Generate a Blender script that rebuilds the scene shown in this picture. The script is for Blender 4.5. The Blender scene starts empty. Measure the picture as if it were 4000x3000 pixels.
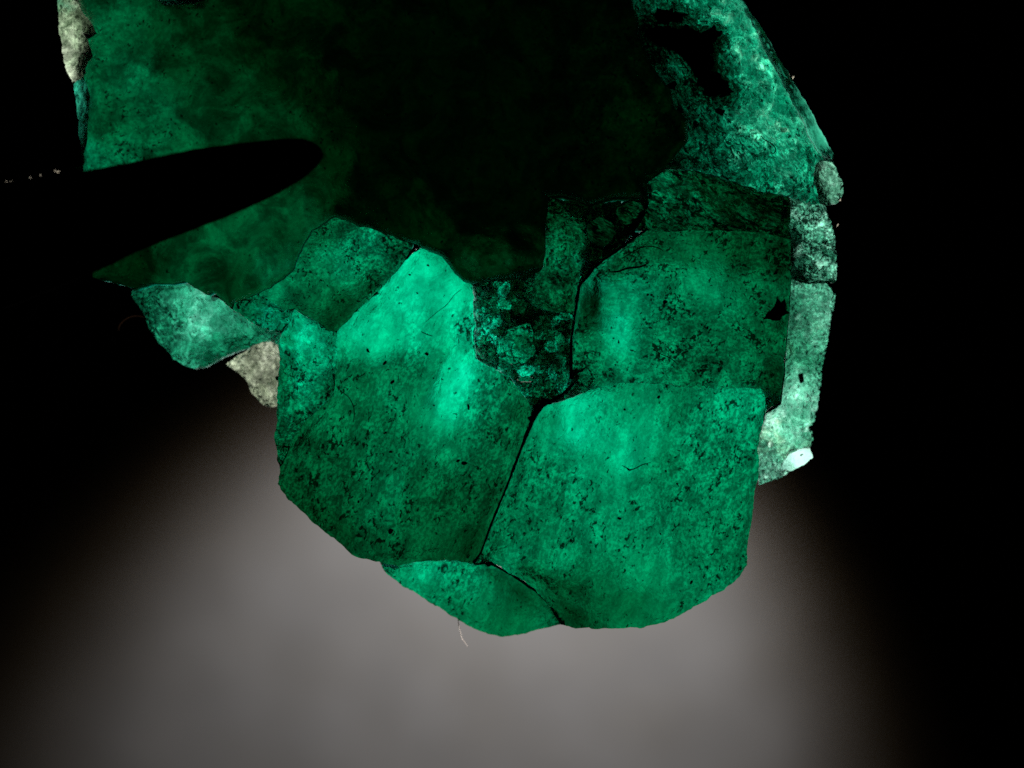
import bpy, math, random
import numpy as np
from mathutils import Vector, Matrix
from mathutils.geometry import delaunay_2d_cdt

# ------------------------------------------------------------------ camera, world, lamps, exposure
# 1 unit = 1 mm.  Looking straight down (-Z) through a macro lens at a crystal held in tweezers.
sc = bpy.context.scene
sc.unit_settings.scale_length = 0.001
CAM_D = 60.0                 # lens to the plane of the stone (z = 0)
FRAME_W = 12.0               # width of the frame at z = 0
PX = FRAME_W / 4000.0        # one photograph pixel at z = 0

cam_d = bpy.data.cameras.new('camera')
cam = bpy.data.objects.new('camera', cam_d)
sc.collection.objects.link(cam)
sc.camera = cam
cam.location = (0, 0, CAM_D)
cam_d.sensor_width = 36.0
cam_d.lens = 36.0 * CAM_D / FRAME_W
cam_d.clip_start = 0.5
cam_d.clip_end = 1000
cam_d.dof.use_dof = True
cam_d.dof.focus_distance = CAM_D - 0.1
cam_d.dof.aperture_fstop = 0.115

world = bpy.data.worlds.new('World')
sc.world = world
world.use_nodes = True
bg = world.node_tree.nodes['Background']
bg.inputs['Color'].default_value = (0.35, 0.4, 0.5, 1)
bg.inputs['Strength'].default_value = 0.0004

def spot(name, loc, target, energy, half_deg, blend, radius, col=(1, 1, 1)):
    d = bpy.data.lights.new(name, 'SPOT')
    d.energy = energy
    d.spot_size = math.radians(2 * half_deg)
    d.spot_blend = blend
    d.shadow_soft_size = radius
    d.color = col
    o = bpy.data.objects.new(name, d)
    sc.collection.objects.link(o)
    o.location = loc
    o.rotation_euler = (Vector(target) - Vector(loc)).to_track_quat('-Z', 'Y').to_euler()
    return o

# the lamp under the stone, shining up through it
spot('transmitted_light_lamp', (-0.3, 0.6, -30), (0.0, 0.0, 0), 180000, 22, 0.3, 2.5, (1.0, 0.97, 0.93))
# the pool of light on the surface far below
spot('surface_lamp', (1.0, 0.0, -52), (-0.5, -6.2, -60), 4800, 42, 0.55, 0.9, (0.97, 0.985, 1.0))
# extra warm spot added to imitate a colour fringe around the pool
spot('warm_fringe_spot', (1.0, 0.0, -52), (-0.5, -6.2, -60), 1000, 47, 0.45, 0.9, (1.0, 0.70, 0.36))

sc.view_settings.view_transform = 'Standard'
sc.view_settings.look = 'None'
sc.view_settings.exposure = 0.0
sc.view_settings.gamma = 1.0
sc.view_settings.use_curve_mapping = False
sc.render.engine = 'CYCLES'
sc.cycles.max_bounces = 10
sc.cycles.transmission_bounces = 8
sc.cycles.diffuse_bounces = 0
sc.cycles.volume_bounces = 0
sc.cycles.sample_clamp_indirect = 1.2
sc.cycles.use_denoising = False
sc.cycles.use_adaptive_sampling = False

random.seed(7)
rng = np.random.default_rng(7)

# ------------------------------------------------------------------ helpers
def P2W(px, py, z):
    """photograph pixel and height above the focal plane -> place in the scene"""
    k = (CAM_D - z) / CAM_D * PX
    return ((px - 2000.0) * k, (1500.0 - py) * k, z)

def lin(v):
    v = v / 255.0
    return v / 12.92 if v <= 0.04045 else ((v + 0.055) / 1.055) ** 2.4

_perm = rng.permutation(4096)
_vals = rng.random(4096)
def vnoise(x, y, s=0):
    xi = np.floor(x).astype(int); yi = np.floor(y).astype(int)
    fx = x - xi; fy = y - yi
    fx = fx * fx * (3 - 2 * fx); fy = fy * fy * (3 - 2 * fy)
    def h(a, b):
        return _vals[(_perm[(a + s * 57) & 4095] + b * 131 + s * 911) & 4095]
    return ((h(xi, yi) * (1 - fx) + h(xi + 1, yi) * fx) * (1 - fy)
            + (h(xi, yi + 1) * (1 - fx) + h(xi + 1, yi + 1) * fx) * fy) * 2 - 1

def fbm(x, y, s=0, octv=4, rough=0.5):
    t = 0; a = 1.0; n = 0
    for i in range(octv):
        t = t + a * vnoise(x * 2 ** i, y * 2 ** i, s + i * 3); n += a; a *= rough
    return t / n

def seg_dist(p, poly):
    """distance of points to a closed outline, and whether they lie inside"""
    a = np.asarray(poly, float); b = np.roll(a, -1, 0)
    best = np.full(len(p), 1e18); ins = np.zeros(len(p), bool)
    for (ax, ay), (bx, by) in zip(a, b):
        dx, dy = bx - ax, by - ay
        L = dx * dx + dy * dy + 1e-9
        t = np.clip(((p[:, 0] - ax) * dx + (p[:, 1] - ay) * dy) / L, 0, 1)
        d = (p[:, 0] - ax - t * dx) ** 2 + (p[:, 1] - ay - t * dy) ** 2
        best = np.minimum(best, d)
        c = ((ay > p[:, 1]) != (by > p[:, 1]))
        if dy != 0:
            c &= p[:, 0] < (bx - ax) * (p[:, 1] - ay) / dy + ax
        ins ^= c
    return np.sqrt(best), ins

def pt_seg(p, a, b):
    dx, dy = b[0] - a[0], b[1] - a[1]
    t = np.clip(((p[:, 0] - a[0]) * dx + (p[:, 1] - a[1]) * dy) / (dx * dx + dy * dy), 0, 1)
    return (p[:, 0] - a[0] - t * dx) ** 2 + (p[:, 1] - a[1] - t * dy) ** 2

def resample(poly, step):
    out = []
    n = len(poly)
    for i in range(n):
        a = np.array(poly[i], float); b = np.array(poly[(i + 1) % n], float)
        m = max(1, int(round(np.linalg.norm(b - a) / step)))
        for k in range(m):
            out.append(a + (b - a) * k / m)
    return np.array(out)

def idw(p, pts, power=3.0):
    c = np.array([q[:2] for q in pts], float); v = np.array([q[2] for q in pts], float)
    d2 = ((p[:, None, :] - c[None]) ** 2).sum(2) + 900.0
    w = d2 ** (-power / 2)
    return (w * v).sum(1) / w.sum(1)

def link(o, parent=None):
    sc.collection.objects.link(o)
    if parent: o.parent = parent
    return o

def mesh_obj(name, verts, faces, mats, parent=None, mi=None, smooth=None, label=None):
    me = bpy.data.meshes.new(name)
    me.from_pydata([tuple(v) for v in verts], [], [tuple(f) for f in faces])
    for m in (mats if isinstance(mats, (list, tuple)) else [mats]):
        me.materials.append(m)
    if mi is not None: me.polygons.foreach_set('material_index', np.asarray(mi, np.int32))
    if smooth is not None: me.polygons.foreach_set('use_smooth', np.asarray(smooth, bool))
    me.update()
    o = bpy.data.objects.new(name, me)
    link(o, parent)
    if label: o['label'] = label
    return o

# ------------------------------------------------------------------ materials
def nodes(mat):
    mat.use_nodes = True
    nt = mat.node_tree
    nt.nodes.clear()
    return nt, nt.nodes, nt.links

def N(nt, t, **kw):
    n = nt.nodes.new(t)
    for k, v in kw.items():
        if hasattr(n, k) and not k[0].isupper(): setattr(n, k, v)
        else: n.inputs[k.replace('_', ' ')].default_value = v
    return n

def math_n(nt, op, a, b=None, clamp=False):
    n = nt.nodes.new('ShaderNodeMath'); n.operation = op; n.use_clamp = clamp
    for i, v in enumerate((a, b)):
        if v is None: continue
        if hasattr(v, 'is_linked') or hasattr(v, 'links'): nt.links.new(v, n.inputs[i])
        else: n.inputs[i].default_value = v
    return n.outputs[0]

def mrange(nt, v, a, b, c, d, smooth=True):
    n = nt.nodes.new('ShaderNodeMapRange'); n.clamp = True
    if smooth: n.interpolation_type = 'SMOOTHSTEP'
    for i, q in zip((0, 1, 2, 3, 4), (v, a, b, c, d)):
        if hasattr(q, 'links'): nt.links.new(q, n.inputs[i])
        else: n.inputs[i].default_value = q
    return n.outputs[0]

def noise_n(nt, vec, scale, detail=4, rough=0.55, dist=0.0):
    n = nt.nodes.new('ShaderNodeTexNoise')
    n.inputs['Scale'].default_value = scale; n.inputs['Detail'].default_value = detail
    n.inputs['Roughness'].default_value = rough; n.inputs['Distortion'].default_value = dist
    nt.links.new(vec, n.inputs['Vector'])
    return n.outputs['Fac']

EM_SIGMA = (11.0, 2.0, 2.55)     # emerald: takes red out at once, lets green through longest
def gem(name, sigma=EM_SIGMA, tint=(0.40, 1.0, 0.77), grain=0.35, cloud=0.35, speck=1.0,
        rough=0.22, bump=0.25, ang=0.0, stretch=1.0, gscale=30.0, crackle=0.0, stain=None, backgrain=0.3, k=2.0, stria=0.0):
    """a crystal: clear or etched front, frosted back and sides, a body that absorbs light with depth"""
    m = bpy.data.materials.new(name)
    nt, nd, lk = nodes(m)
    tc = nd.new('ShaderNodeTexCoord')
    mp = nd.new('ShaderNodeMapping')
    mp.inputs['Rotation'].default_value = (0, 0, math.radians(ang))
    mp.vector_type = 'TEXTURE'
    mp.inputs['Scale'].default_value = (stretch, 1.0, 1.0)
    mp.inputs['Location'].default_value = (random.uniform(-50, 50), random.uniform(-50, 50), random.uniform(-9, 9))
    lk.new(tc.outputs['Object'], mp.inputs['Vector'])
    v = mp.outputs['Vector']
    o = nd.new('ShaderNodeOutputMaterial')
    # --- front
    at = nd.new('ShaderNodeAttribute'); at.attribute_name = 'dirt'
    dirt = at.outputs['Fac']
    n1 = noise_n(nt, v, gscale, 3, 0.6)
    g = mrange(nt, n1, 0.42, 0.57, 1.0 - grain, 1.0)
    n6 = noise_n(nt, v, 6.5, 6, 0.7, 0.8)
    g6 = mrange(nt, n6, 0.43, 0.55, 1.0 - grain * 0.9, 1.0)
    g = math_n(nt, 'MULTIPLY', g, g6)
    gd = math_n(nt, 'MULTIPLY', math_n(nt, 'SUBTRACT', 1.0, g), math_n(nt, 'ADD', math_n(nt, 'MULTIPLY', dirt, 0.9), 0.1))
    g = math_n(nt, 'SUBTRACT', 1.0, gd)
    n2 = noise_n(nt, v, 2.3, 7, 0.68, 0.9)
    c = mrange(nt, n2, 0.39, 0.59, 1.0 - cloud, 1.0)
    # clustered dark grains sitting on and just under the surface
    n3 = noise_n(nt, v, 21.0, 3, 0.6, 0.5)
    n4 = noise_n(nt, v, 4.2, 6, 0.68, 0.5)
    thr = math_n(nt, 'SUBTRACT', 0.705, math_n(nt, 'MULTIPLY', mrange(nt, n4, 0.42, 0.60, 0.0, 0.19 * speck), dirt))
    s = mrange(nt, math_n(nt, 'SUBTRACT', n3, thr), -0.035, 0.03, 1.0, 0.10)
    n5 = noise_n(nt, v, 9.0, 4, 0.6, 0.3)
    s2 = mrange(nt, n5, math_n(nt, 'SUBTRACT', 0.75, math_n(nt, 'MULTIPLY', dirt, 0.07 * speck)), 0.77, 1.0, 0.08)
    f = math_n(nt, 'MULTIPLY', math_n(nt, 'MULTIPLY', g, c), math_n(nt, 'MULTIPLY', s, s2))
    if stria:
        mp2 = nd.new('ShaderNodeMapping'); mp2.vector_type = 'TEXTURE'; mp2.inputs['Rotation'].default_value = (0, 0, math.radians(-9))
        mp2.inputs['Scale'].default_value = (0.34, 9.0, 1.0); lk.new(tc.outputs['Object'], mp2.inputs['Vector'])
        f = math_n(nt, 'MULTIPLY', f, mrange(nt, noise_n(nt, mp2.outputs['Vector'], 1.6, 4, 0.6), 0.42, 0.58, 1.0 - stria, 1.0))
    if crackle:
        vo = nd.new('ShaderNodeTexVoronoi'); vo.feature = 'DISTANCE_TO_EDGE'
        vo.inputs['Scale'].default_value = gscale * 0.45
        wv = nd.new('ShaderNodeMixRGB'); wv.blend_type = 'ADD'; wv.inputs[0].default_value = 0.09
        nc = nd.new('ShaderNodeTexNoise'); nc.inputs['Scale'].default_value = 9
        lk.new(v, nc.inputs['Vector']); lk.new(v, wv.inputs[1]); lk.new(nc.outputs['Color'], wv.inputs[2])
        lk.new(wv.outputs[0], vo.inputs['Vector'])
        cr = mrange(nt, vo.outputs['Distance'], 0.0, 0.16, 1.0 - crackle, 1.0)
        f = math_n(nt, 'MULTIPLY', f, cr)
    col = nd.new('ShaderNodeMixRGB'); col.blend_type = 'MULTIPLY'; col.inputs[0].default_value = 1.0
    col.inputs[1].default_value = (*tint, 1)
    if stain:
        sm = nd.new('ShaderNodeMixRGB'); sm.inputs[1].default_value = (*tint, 1); sm.inputs[2].default_value = (*stain, 1)
        lk.new(mrange(nt, noise_n(nt, v, 1.7, 4, 0.6), 0.5, 0.68, 0, 1), sm.inputs[0])
        lk.new(sm.outputs[0], col.inputs[1])
    lk.new(f, col.inputs[2])
    rf = nd.new('ShaderNodeBsdfRefraction'); rf.distribution = 'GGX'
    rf.inputs['IOR'].default_value = 1.57; rf.inputs['Roughness'].default_value = rough
    lk.new(col.outputs[0], rf.inputs['Color'])
    gl = nd.new('ShaderNodeBsdfGlossy'); gl.inputs['Roughness'].default_value = 0.18
    fr = nd.new('ShaderNodeFresnel'); fr.inputs['IOR'].default_value = 1.57
    bm = nd.new('ShaderNodeBump'); bm.inputs['Strength'].default_value = bump; bm.inputs['Distance'].default_value = 0.06
    hh = math_n(nt, 'ADD', math_n(nt, 'MULTIPLY', n1, 0.6), math_n(nt, 'MULTIPLY', n3, 0.9))
    lk.new(hh, bm.inputs['Height'])
    lk.new(bm.outputs[0], rf.inputs['Normal']); lk.new(bm.outputs[0], gl.inputs['Normal'])
    mx = nd.new('ShaderNodeMixShader')
    lk.new(fr.outputs[0], mx.inputs[0]); lk.new(rf.outputs[0], mx.inputs[1]); lk.new(gl.outputs[0], mx.inputs[2])
    # --- back and sides: frosted
    b1 = noise_n(nt, v, 3.0, 6, 0.65, 0.5)
    c = mrange(nt, b1, 0.34, 0.64, 1.0 - cloud * 1.2, 1.0)
    b2 = noise_n(nt, v, 17.0, 3, 0.6)
    c2 = mrange(nt, b2, 0.35, 0.6, 1.0 - backgrain, 1.0)
    tr = nd.new('ShaderNodeBsdfTranslucent')
    bc = nd.new('ShaderNodeMixRGB'); bc.blend_type = 'MULTIPLY'; bc.inputs[0].default_value = 1.0
    bc.inputs[1].default_value = (*[q ** 0.25 for q in tint], 1)
    lk.new(math_n(nt, 'MULTIPLY', c, c2), bc.inputs[2]); lk.new(bc.outputs[0], tr.inputs['Color'])
    fa = nd.new('ShaderNodeAttribute'); fa.attribute_name = 'polished'
    ms = nd.new('ShaderNodeMixShader')
    lk.new(fa.outputs['Fac'], ms.inputs[0]); lk.new(tr.outputs[0], ms.inputs[1]); lk.new(mx.outputs[0], ms.inputs[2])
    lk.new(ms.outputs[0], o.inputs['Surface'])
    # --- the absorbing body
    va = nd.new('ShaderNodeVolumeAbsorption')
    sigma = [q * k for q in sigma]; k = max(sigma)
    m['sig'] = sigma[1]
    va.inputs['Color'].default_value = (*[1 - q / k for q in sigma], 1)
    va.inputs['Density'].default_value = k
    lk.new(va.outputs[0], o.inputs['Volume'])
    return m

def solid(name, col, rough=0.6, metal=0.0, bump=0.0, scale=20.0, var=0.3, spec=0.5):
    m = bpy.data.materials.new(name)
    nt, nd, lk = nodes(m)
    tc = nd.new('ShaderNodeTexCoord')
    n = noise_n(nt, tc.outputs['Object'], scale, 5, 0.6)
    mx = nd.new('ShaderNodeMixRGB')
    mx.inputs[1].default_value = (*[c * (1 - var) for c in col], 1)
    mx.inputs[2].default_value = (*[min(1, c * (1 + var)) for c in col], 1)
    lk.new(n, mx.inputs[0])
    b = nd.new('ShaderNodeBsdfPrincipled')
    b.inputs['Roughness'].default_value = rough; b.inputs['Metallic'].default_value = metal
    b.inputs['Specular IOR Level'].default_value = spec
    lk.new(mx.outputs[0], b.inputs['Base Color'])
    if bump:
        bm = nd.new('ShaderNodeBump'); bm.inputs['Strength'].default_value = bump; bm.inputs['Distance'].default_value = 0.05
        lk.new(n, bm.inputs['Height']); lk.new(bm.outputs[0], b.inputs['Normal'])
    o = nd.new('ShaderNodeOutputMaterial'); lk.new(b.outputs[0], o.inputs['Surface'])
    return m

def thin_white(name, col):
    m = bpy.data.materials.new(name)
    nt, nd, lk = nodes(m)
    tr = nd.new('ShaderNodeBsdfTranslucent'); tr.inputs['Color'].default_value = (*col, 1)
    df = nd.new('ShaderNodeBsdfDiffuse'); df.inputs['Color'].default_value = (*col, 1)
    mx = nd.new('ShaderNodeMixShader'); mx.inputs[0].default_value = 0.35
    lk.new(tr.outputs[0], mx.inputs[1]); lk.new(df.outputs[0], mx.inputs[2])
    o = nd.new('ShaderNodeOutputMaterial'); lk.new(mx.outputs[0], o.inputs['Surface'])
    return m

M_schist = solid('black_schist', (0.006, 0.009, 0.007), 0.85, bump=0.6, scale=9, spec=0.1)
M_seam = solid('dark_seam_filling', (0.004, 0.008, 0.006), 0.9, bump=0.4, scale=14, spec=0.05)
M_speck = solid('black_mineral_grain', (0.004, 0.006, 0.005), 0.8, bump=0.3, scale=30, spec=0.1)
M_blue = solid('dark_blue_mineral_grain', (0.004, 0.012, 0.05), 0.5, scale=30)
M_steel = solid('blackened_steel', (0.003, 0.003, 0.003), 1.0, metal=0.0, bump=0.25, scale=18, spec=0.0)
M_glint = thin_white('pale_glint', (0.9, 0.85, 0.75))  # pale translucent colour standing in for bright glints
M_lint = thin_white('pale_lint', (0.8, 0.75, 0.72))
M_hair = solid('dark_hair', (0.01, 0.012, 0.01), 0.7, spec=0.2)
M_hair_brown = thin_white('brown_lint', (0.10, 0.07, 0.05))

# ------------------------------------------------------------------ the surface far below
m = bpy.data.materials.new('grey_surface')
nt, nd, lk = nodes(m)
tc = nd.new('ShaderNodeTexCoord')
a = noise_n(nt, tc.outputs['Object'], 0.7, 5, 0.7, 0.3)
b = noise_n(nt, tc.outputs['Object'], 0.9, 4, 0.6)
r = nd.new('ShaderNodeMixRGB'); r.inputs[1].default_value = (0.222, 0.215, 0.21, 1); r.inputs[2].default_value = (0.258, 0.258, 0.268, 1)
lk.new(mrange(nt, a, 0.3, 0.7, 0, 1), r.inputs[0])
q = nd.new('ShaderNodeMixRGB'); q.blend_type = 'MULTIPLY'; q.inputs[0].default_value = 1
lk.new(r.outputs[0], q.inputs[1]); lk.new(mrange(nt, b, 0.3, 0.7, 0.72, 1.0), q.inputs[2])
d = nd.new('ShaderNodeBsdfDiffuse'); lk.new(q.outputs[0], d.inputs['Color'])
o = nd.new('ShaderNodeOutputMaterial'); lk.new(d.outputs[0], o.inputs['Surface'])
gv, gf = [], []
n = 24
for j in range(n + 1):
    for i in range(n + 1):
        x, y = (i / n - .5) * 400, (j / n - .5) * 400
        gv.append((x, y, -60 + 0.05 * math.sin(x * .31) * math.cos(y * .27)))
for j in range(n):
    for i in range(n):
        k = j * (n + 1) + i
        gf.append((k, k + 1, k + n + 2, k + n + 1))
s = mesh_obj('ground', gv, gf, m)
s['kind'] = 'structure'
s['label'] = 'blurred grey surface far below the stone, lit by a round pool of light'

# ------------------------------------------------------------------ the stone
stone = bpy.data.objects.new('emerald_specimen', None)
link(stone)
stone['label'] = 'rough backlit green emerald crystal cluster with pale crust and black core'
stone['category'] = 'gemstone'

_known = []
def weld(outline, tol=17.0):
    """make a new outline share corners with the neighbours it touches, so grown-together crystals meet"""
    pts = [np.array(p, float) for p in outline]
    if _known:
        K = np.array(_known)
        pts = [K[np.argmin(((K - p) ** 2).sum(1))] if ((K - p) ** 2).sum(1).min() < tol ** 2 else p for p in pts]
        out = []
        n = len(pts)
        for i in range(n):
            a, b = pts[i], pts[(i + 1) % n]
            out.append(a)
            d = b - a; L = np.linalg.norm(d)
            if L < 2: continue
            t = ((K - a) @ d) / (L * L)
            w = np.abs((K - a) @ np.array([-d[1], d[0]])) / L
            ok = (w < tol * 0.9) & (t * L > 6) & ((1 - t) * L > 6)
            for k in sorted(np.nonzero(ok)[0], key=lambda q: t[q]):
                if np.linalg.norm(K[k] - out[-1]) > 4: out.append(K[k])
        pts = [out[0]]
        for p in out[1:]:
            if min(np.linalg.norm(p - q) for q in pts) > 2.5: pts.append(p)
    for p in pts:
        _known.append((float(p[0]), float(p[1])))
    return pts

# cracks and re-entrant grooves where crystals meet: (line, half width, recess of the face, extra depth of body)
GROOVES = [([(2130, 1560), (2085, 1640), (2062, 1690), (2022, 1790), (1978, 1905), (1920, 2045), (1878, 2160), (1850, 2200)], 24, 0.10, 0.75),
           ([(1850, 2200), (1920, 2202), (2013, 2254), (2095, 2310), (2160, 2376), (2215, 2446)], 30, 0.08, 0.42),
           ([(2530, 893), (2420, 970), (2318, 1046), (2262, 1120), (2246, 1225), (2231, 1334), (2232, 1480), (2200, 1540), (2150, 1570), (2112, 1590)], 26, 0.10, 0.6),
           ([(1626, 956), (1545, 1075), (1468, 1154), (1392, 1220), (1320, 1296)], 22, 0.05, 0.2),
           ([(1320, 1296), (1316, 1380), (1307, 1472), (1303, 1545)], 14, 0.03, 0.22),
           ([(1303, 1545), (1190, 1650), (1136, 1735), (1092, 1835)], 14, 0.03, 0.18),
           ([(1481, 2199), (1560, 2210), (1631, 2193), (1704, 2186), (1786, 2190), (1840, 2200)], 16, 0.04, 0.3),
           ([(1852, 1163), (1857, 1271), (1863, 1401), (1971, 1461), (2063, 1564), (2085, 1620)], 18, 0.04, 0.2),
           ([(2986, 1545), (3046, 1573), (3075, 1361), (3088, 1084), (3088, 935)], 14, 0.03, 0.22)]
L0 = 2.0                     # light coming through an unabsorbing piece
def piece(name, outline, z, glow, mats, label=None, dirt=None, parent=None, h=13.0, chip=3.5,
          tilt=(0, 0), ridges=(), relief=0.02, rscale=140.0, bevel=0.025, bev_px=10.0, steps=(),
          tmin=0.10, tmax=3.6, seed=0, gran=0.0, gran_px=30.0, l0=None, holes=(), cells=None, split=None, edge=0.10):
    """A crystal or lump of rock. outline: its edge; z: height of its face; glow: how much green light
    comes through at places of it, which sets how thick it is there; ridges: (x1,y1,x2,y2,height,width)
    folds across the face; steps: (polygon, thickness change, softness)."""
    outline = weld(outline)
    ol = resample(outline, h)
    nn = len(ol)
    ol = ol + 4.6 * np.stack([fbm(ol[:, 0] / 40.0, ol[:, 1] / 40.0, 5, 4, 0.8), fbm(ol[:, 0] / 40.0, ol[:, 1] / 40.0, 15, 4, 0.8)], 1) * 2.0
    if chip > 4.7:
        ol = ol + (chip - 4.6) * np.stack([fbm(ol[:, 0] / 18.0, ol[:, 1] / 18.0, 6, 2, 0.8), fbm(ol[:, 0] / 18.0, ol[:, 1] / 18.0, 16, 2, 0.8)], 1) * 2.0
    x0, y0 = ol.min(0); x1, y1 = ol.max(0)
    gx, gy = np.meshgrid(np.arange(x0, x1, h), np.arange(y0, y1, h * 0.87))
    gx[1::2] += h / 2
    p = np.stack([gx.ravel(), gy.ravel()], 1) + (rng.random((gx.size, 2)) - .5) * h * 0.45
    d, ins = seg_dist(p, ol)
    p = p[ins & (d > h * 0.55)]
    allp = np.concatenate([ol, p])
    res = delaunay_2d_cdt([Vector((float(a), float(b))) for a, b in allp], [], [list(range(nn))], 1, 1e-4)
    vs = np.array([tuple(v) for v in res[0]]); tris = [tuple(f) for f in res[2]]
    # outward winding: +Z in scene with y flipped
    f2 = []
    for t in tris:
        a_, b_, c_ = vs[t[0]], vs[t[1]], vs[t[2]]
        cr = (b_[0] - a_[0]) * (c_[1] - a_[1]) - (b_[1] - a_[1]) * (c_[0] - a_[0])
        f2.append(t if cr < 0 else t[::-1])
    tris = f2
    if holes:      # places where another lump of rock sits in this one
        cen = np.array([(vs[t[0]] + vs[t[1]] + vs[t[2]]) / 3 for t in tris])
        keep = np.ones(len(tris), bool)
        for hp in holes:
            hp = np.array(hp, float); hp = hp.mean(0) + (hp - hp.mean(0)) * 0.94
            keep &= ~seg_dist(cen, hp)[1]
        tris = [t for t, k_ in zip(tris, keep) if k_]
        used = sorted({i for t in tris for i in t}); remap = {q: i for i, q in enumerate(used)}
        vs = vs[used]; tris = [tuple(remap[i] for i in t) for t in tris]
    d, _ = seg_dist(vs, ol)
    cx, cy = vs.mean(0)
    zf = np.full(len(vs), float(z))
    zf += ((vs[:, 0] - cx) * tilt[0] - (vs[:, 1] - cy) * tilt[1]) * PX
    zf += relief * fbm(vs[:, 0] / rscale, vs[:, 1] / rscale, seed, 5, 0.55) * 2
    if gran:
        zf += gran * np.abs(fbm(vs[:, 0] / gran_px, vs[:, 1] / gran_px, seed + 9, 2, 0.6)) * 2
    for (ax, ay, bx, by, hgt, wid) in ridges:
        dx, dy = bx - ax, by - ay
        L = math.hypot(dx, dy)
        t = ((vs[:, 0] - ax) * dx + (vs[:, 1] - ay) * dy) / L
        w = ((vs[:, 0] - ax) * dy - (vs[:, 1] - ay) * dx) / L
        end = np.clip(np.minimum(t, L - t) / (0.12 * L) + 0.4, 0, 1)
        zf += 0.45 * hgt * end * np.clip(1 - np.abs(w + 14 * fbm(vs[:, 0] / 80, vs[:, 1] / 80, seed + 2)) / (wid * 1.5), 0, 1)
    dTg = 0.0
    for line, wd, dz, dt in GROOVES:
        dd = np.sqrt(np.min(np.stack([pt_seg(vs, line[q], line[q + 1]) for q in range(len(line) - 1)]), 0))
        dd = dd * (1 + 0.55 * fbm(vs[:, 0] / 34, vs[:, 1] / 34, 77, 3))
        gk = np.exp(-(dd / (wd * 0.55)) ** 2)
        zf -= dz * gk; dTg = dTg + dt * (0.65 * gk + 0.35 * np.exp(-dd / wd))
    zb_shift = -bevel * np.exp(-d / bev_px)
    zf += zb_shift
    g = np.exp(idw(vs, [(a, b, math.log(max(lin(c), 2e-4))) for a, b, c in glow]))
    sig = mats.get('sig', 2.0)
    U = 2.0 / sig                 # how much thinner a stronger absorbing body is for the same light
    T = (math.log(l0 or L0) - np.log(g)) / sig
    T = T + edge * U * np.exp(-d / 11.0)
    tmin, tmax = max(0.03, tmin * U), tmax * U
    for poly, dT, soft in steps:
        if len(poly) == 2:          # a sharp inner face: (line, blob) - steps at the line, dies out over the blob
            (ax, ay, bx, by), (cx_, cy_, rx_, ry_) = poly
            L = math.hypot(bx - ax, by - ay)
            w = ((vs[:, 0] - ax) * (by - ay) - (vs[:, 1] - ay) * (bx - ax)) / L
            bl = np.exp(-(((vs[:, 0] - cx_) / rx_) ** 2 + ((vs[:, 1] - cy_) / ry_) ** 2) * (1 + 0.5 * fbm(vs[:, 0] / 70, vs[:, 1] / 70, seed + 33)))
            T = T + U * dT * np.clip(w / soft * 0.5 + 0.5, 0, 1) * bl
            continue
        dd, ii = seg_dist(vs, poly)
        sd = np.where(ii, dd, -dd) + (1.1 * soft * fbm(vs[:, 0] / 60, vs[:, 1] / 60, seed + 31, 4, 0.65) if soft > 20 else 0)
        T = T + U * dT * np.clip(sd / soft * 0.5 + 0.5, 0, 1)
    T = np.clip(T + U * dTg + 0.07 * U * fbm(vs[:, 0] / 90, vs[:, 1] / 90, seed + 21, 3), tmin, tmax)
    dv = idw(vs, dirt) if dirt else np.full(len(vs), 0.7)
    cid = None
    if cells:       # grains grown or packed together: each its own thickness, a groove between them
        sp, dT, eT, ew, dome = cells
        rr = np.random.default_rng(seed + 1000)
        cgx, cgy = np.meshgrid(np.arange(x0 - sp, x1 + sp, sp), np.arange(y0 - sp, y1 + sp, sp))
        cs = np.stack([cgx.ravel(), cgy.ravel()], 1) + (rr.random((cgx.size, 2)) - .5) * sp * 1.15
        lev = rr.normal(0, 1, len(cs))
        def near(q):
            w = q + 0.22 * sp * np.stack([fbm(q[:, 0] / (sp * .5), q[:, 1] / (sp * .5), 61, 2), fbm(q[:, 0] / (sp * .5), q[:, 1] / (sp * .5), 67, 2)], 1)
            D = np.sqrt(((w[:, None, :] - cs[None]) ** 2).sum(2))
            k = np.argpartition(D, 1, axis=1)[:, :2]
            d1 = D[np.arange(len(q)), k[:, 0]]; d2 = D[np.arange(len(q)), k[:, 1]]
            i1 = np.where(d1 < d2, k[:, 0], k[:, 1])
            return i1, np.minimum(d1, d2), np.abs(d2 - d1)
        i1, d1, gap = near(vs)
        eg = np.exp(-gap / ew)
        dT *= U
        T = np.clip(T + U * eT * eg, tmin, tmax)
        if split:
            cen = np.array([(vs[t[0]] + vs[t[1]] + vs[t[2]]) / 3 for t in tris])
            cid = near(cen)[0]
        else:
            T = np.clip(T + dT * lev[i1] * (1 - eg), tmin, tmax)
        zf = zf + dome * (1 - eg) - dome * 0.6 * (d1 / sp) ** 2
    groups = [(name, tris, 0.0, parent or stone, label)]
    if cid is not None:
        hub = bpy.data.objects.new(name, None); link(hub, parent or stone)
        if label: hub['label'] = label
        groups = [(split, [t for t, c_ in zip(tris, cid) if c_ == c0], dT * lev[c0], hub, None) for c0 in sorted(set(cid.tolist()))]
    o = None
    for gname, gt, gT, gpar, glab in groups:
        if len(gt) < 3: continue
        used = sorted({i for t in gt for i in t}); remap = {q: i for i, q in enumerate(used)}
        gt = [tuple(remap[i] for i in t) for t in gt]
        o = emit(gname, vs[used], gt, zf[used] + 0.12 * gT * (cid is not None), np.clip(T[used] + gT, tmin, tmax), dv[used], mats, gpar, glab)
    return hub if cid is not None else o

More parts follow.
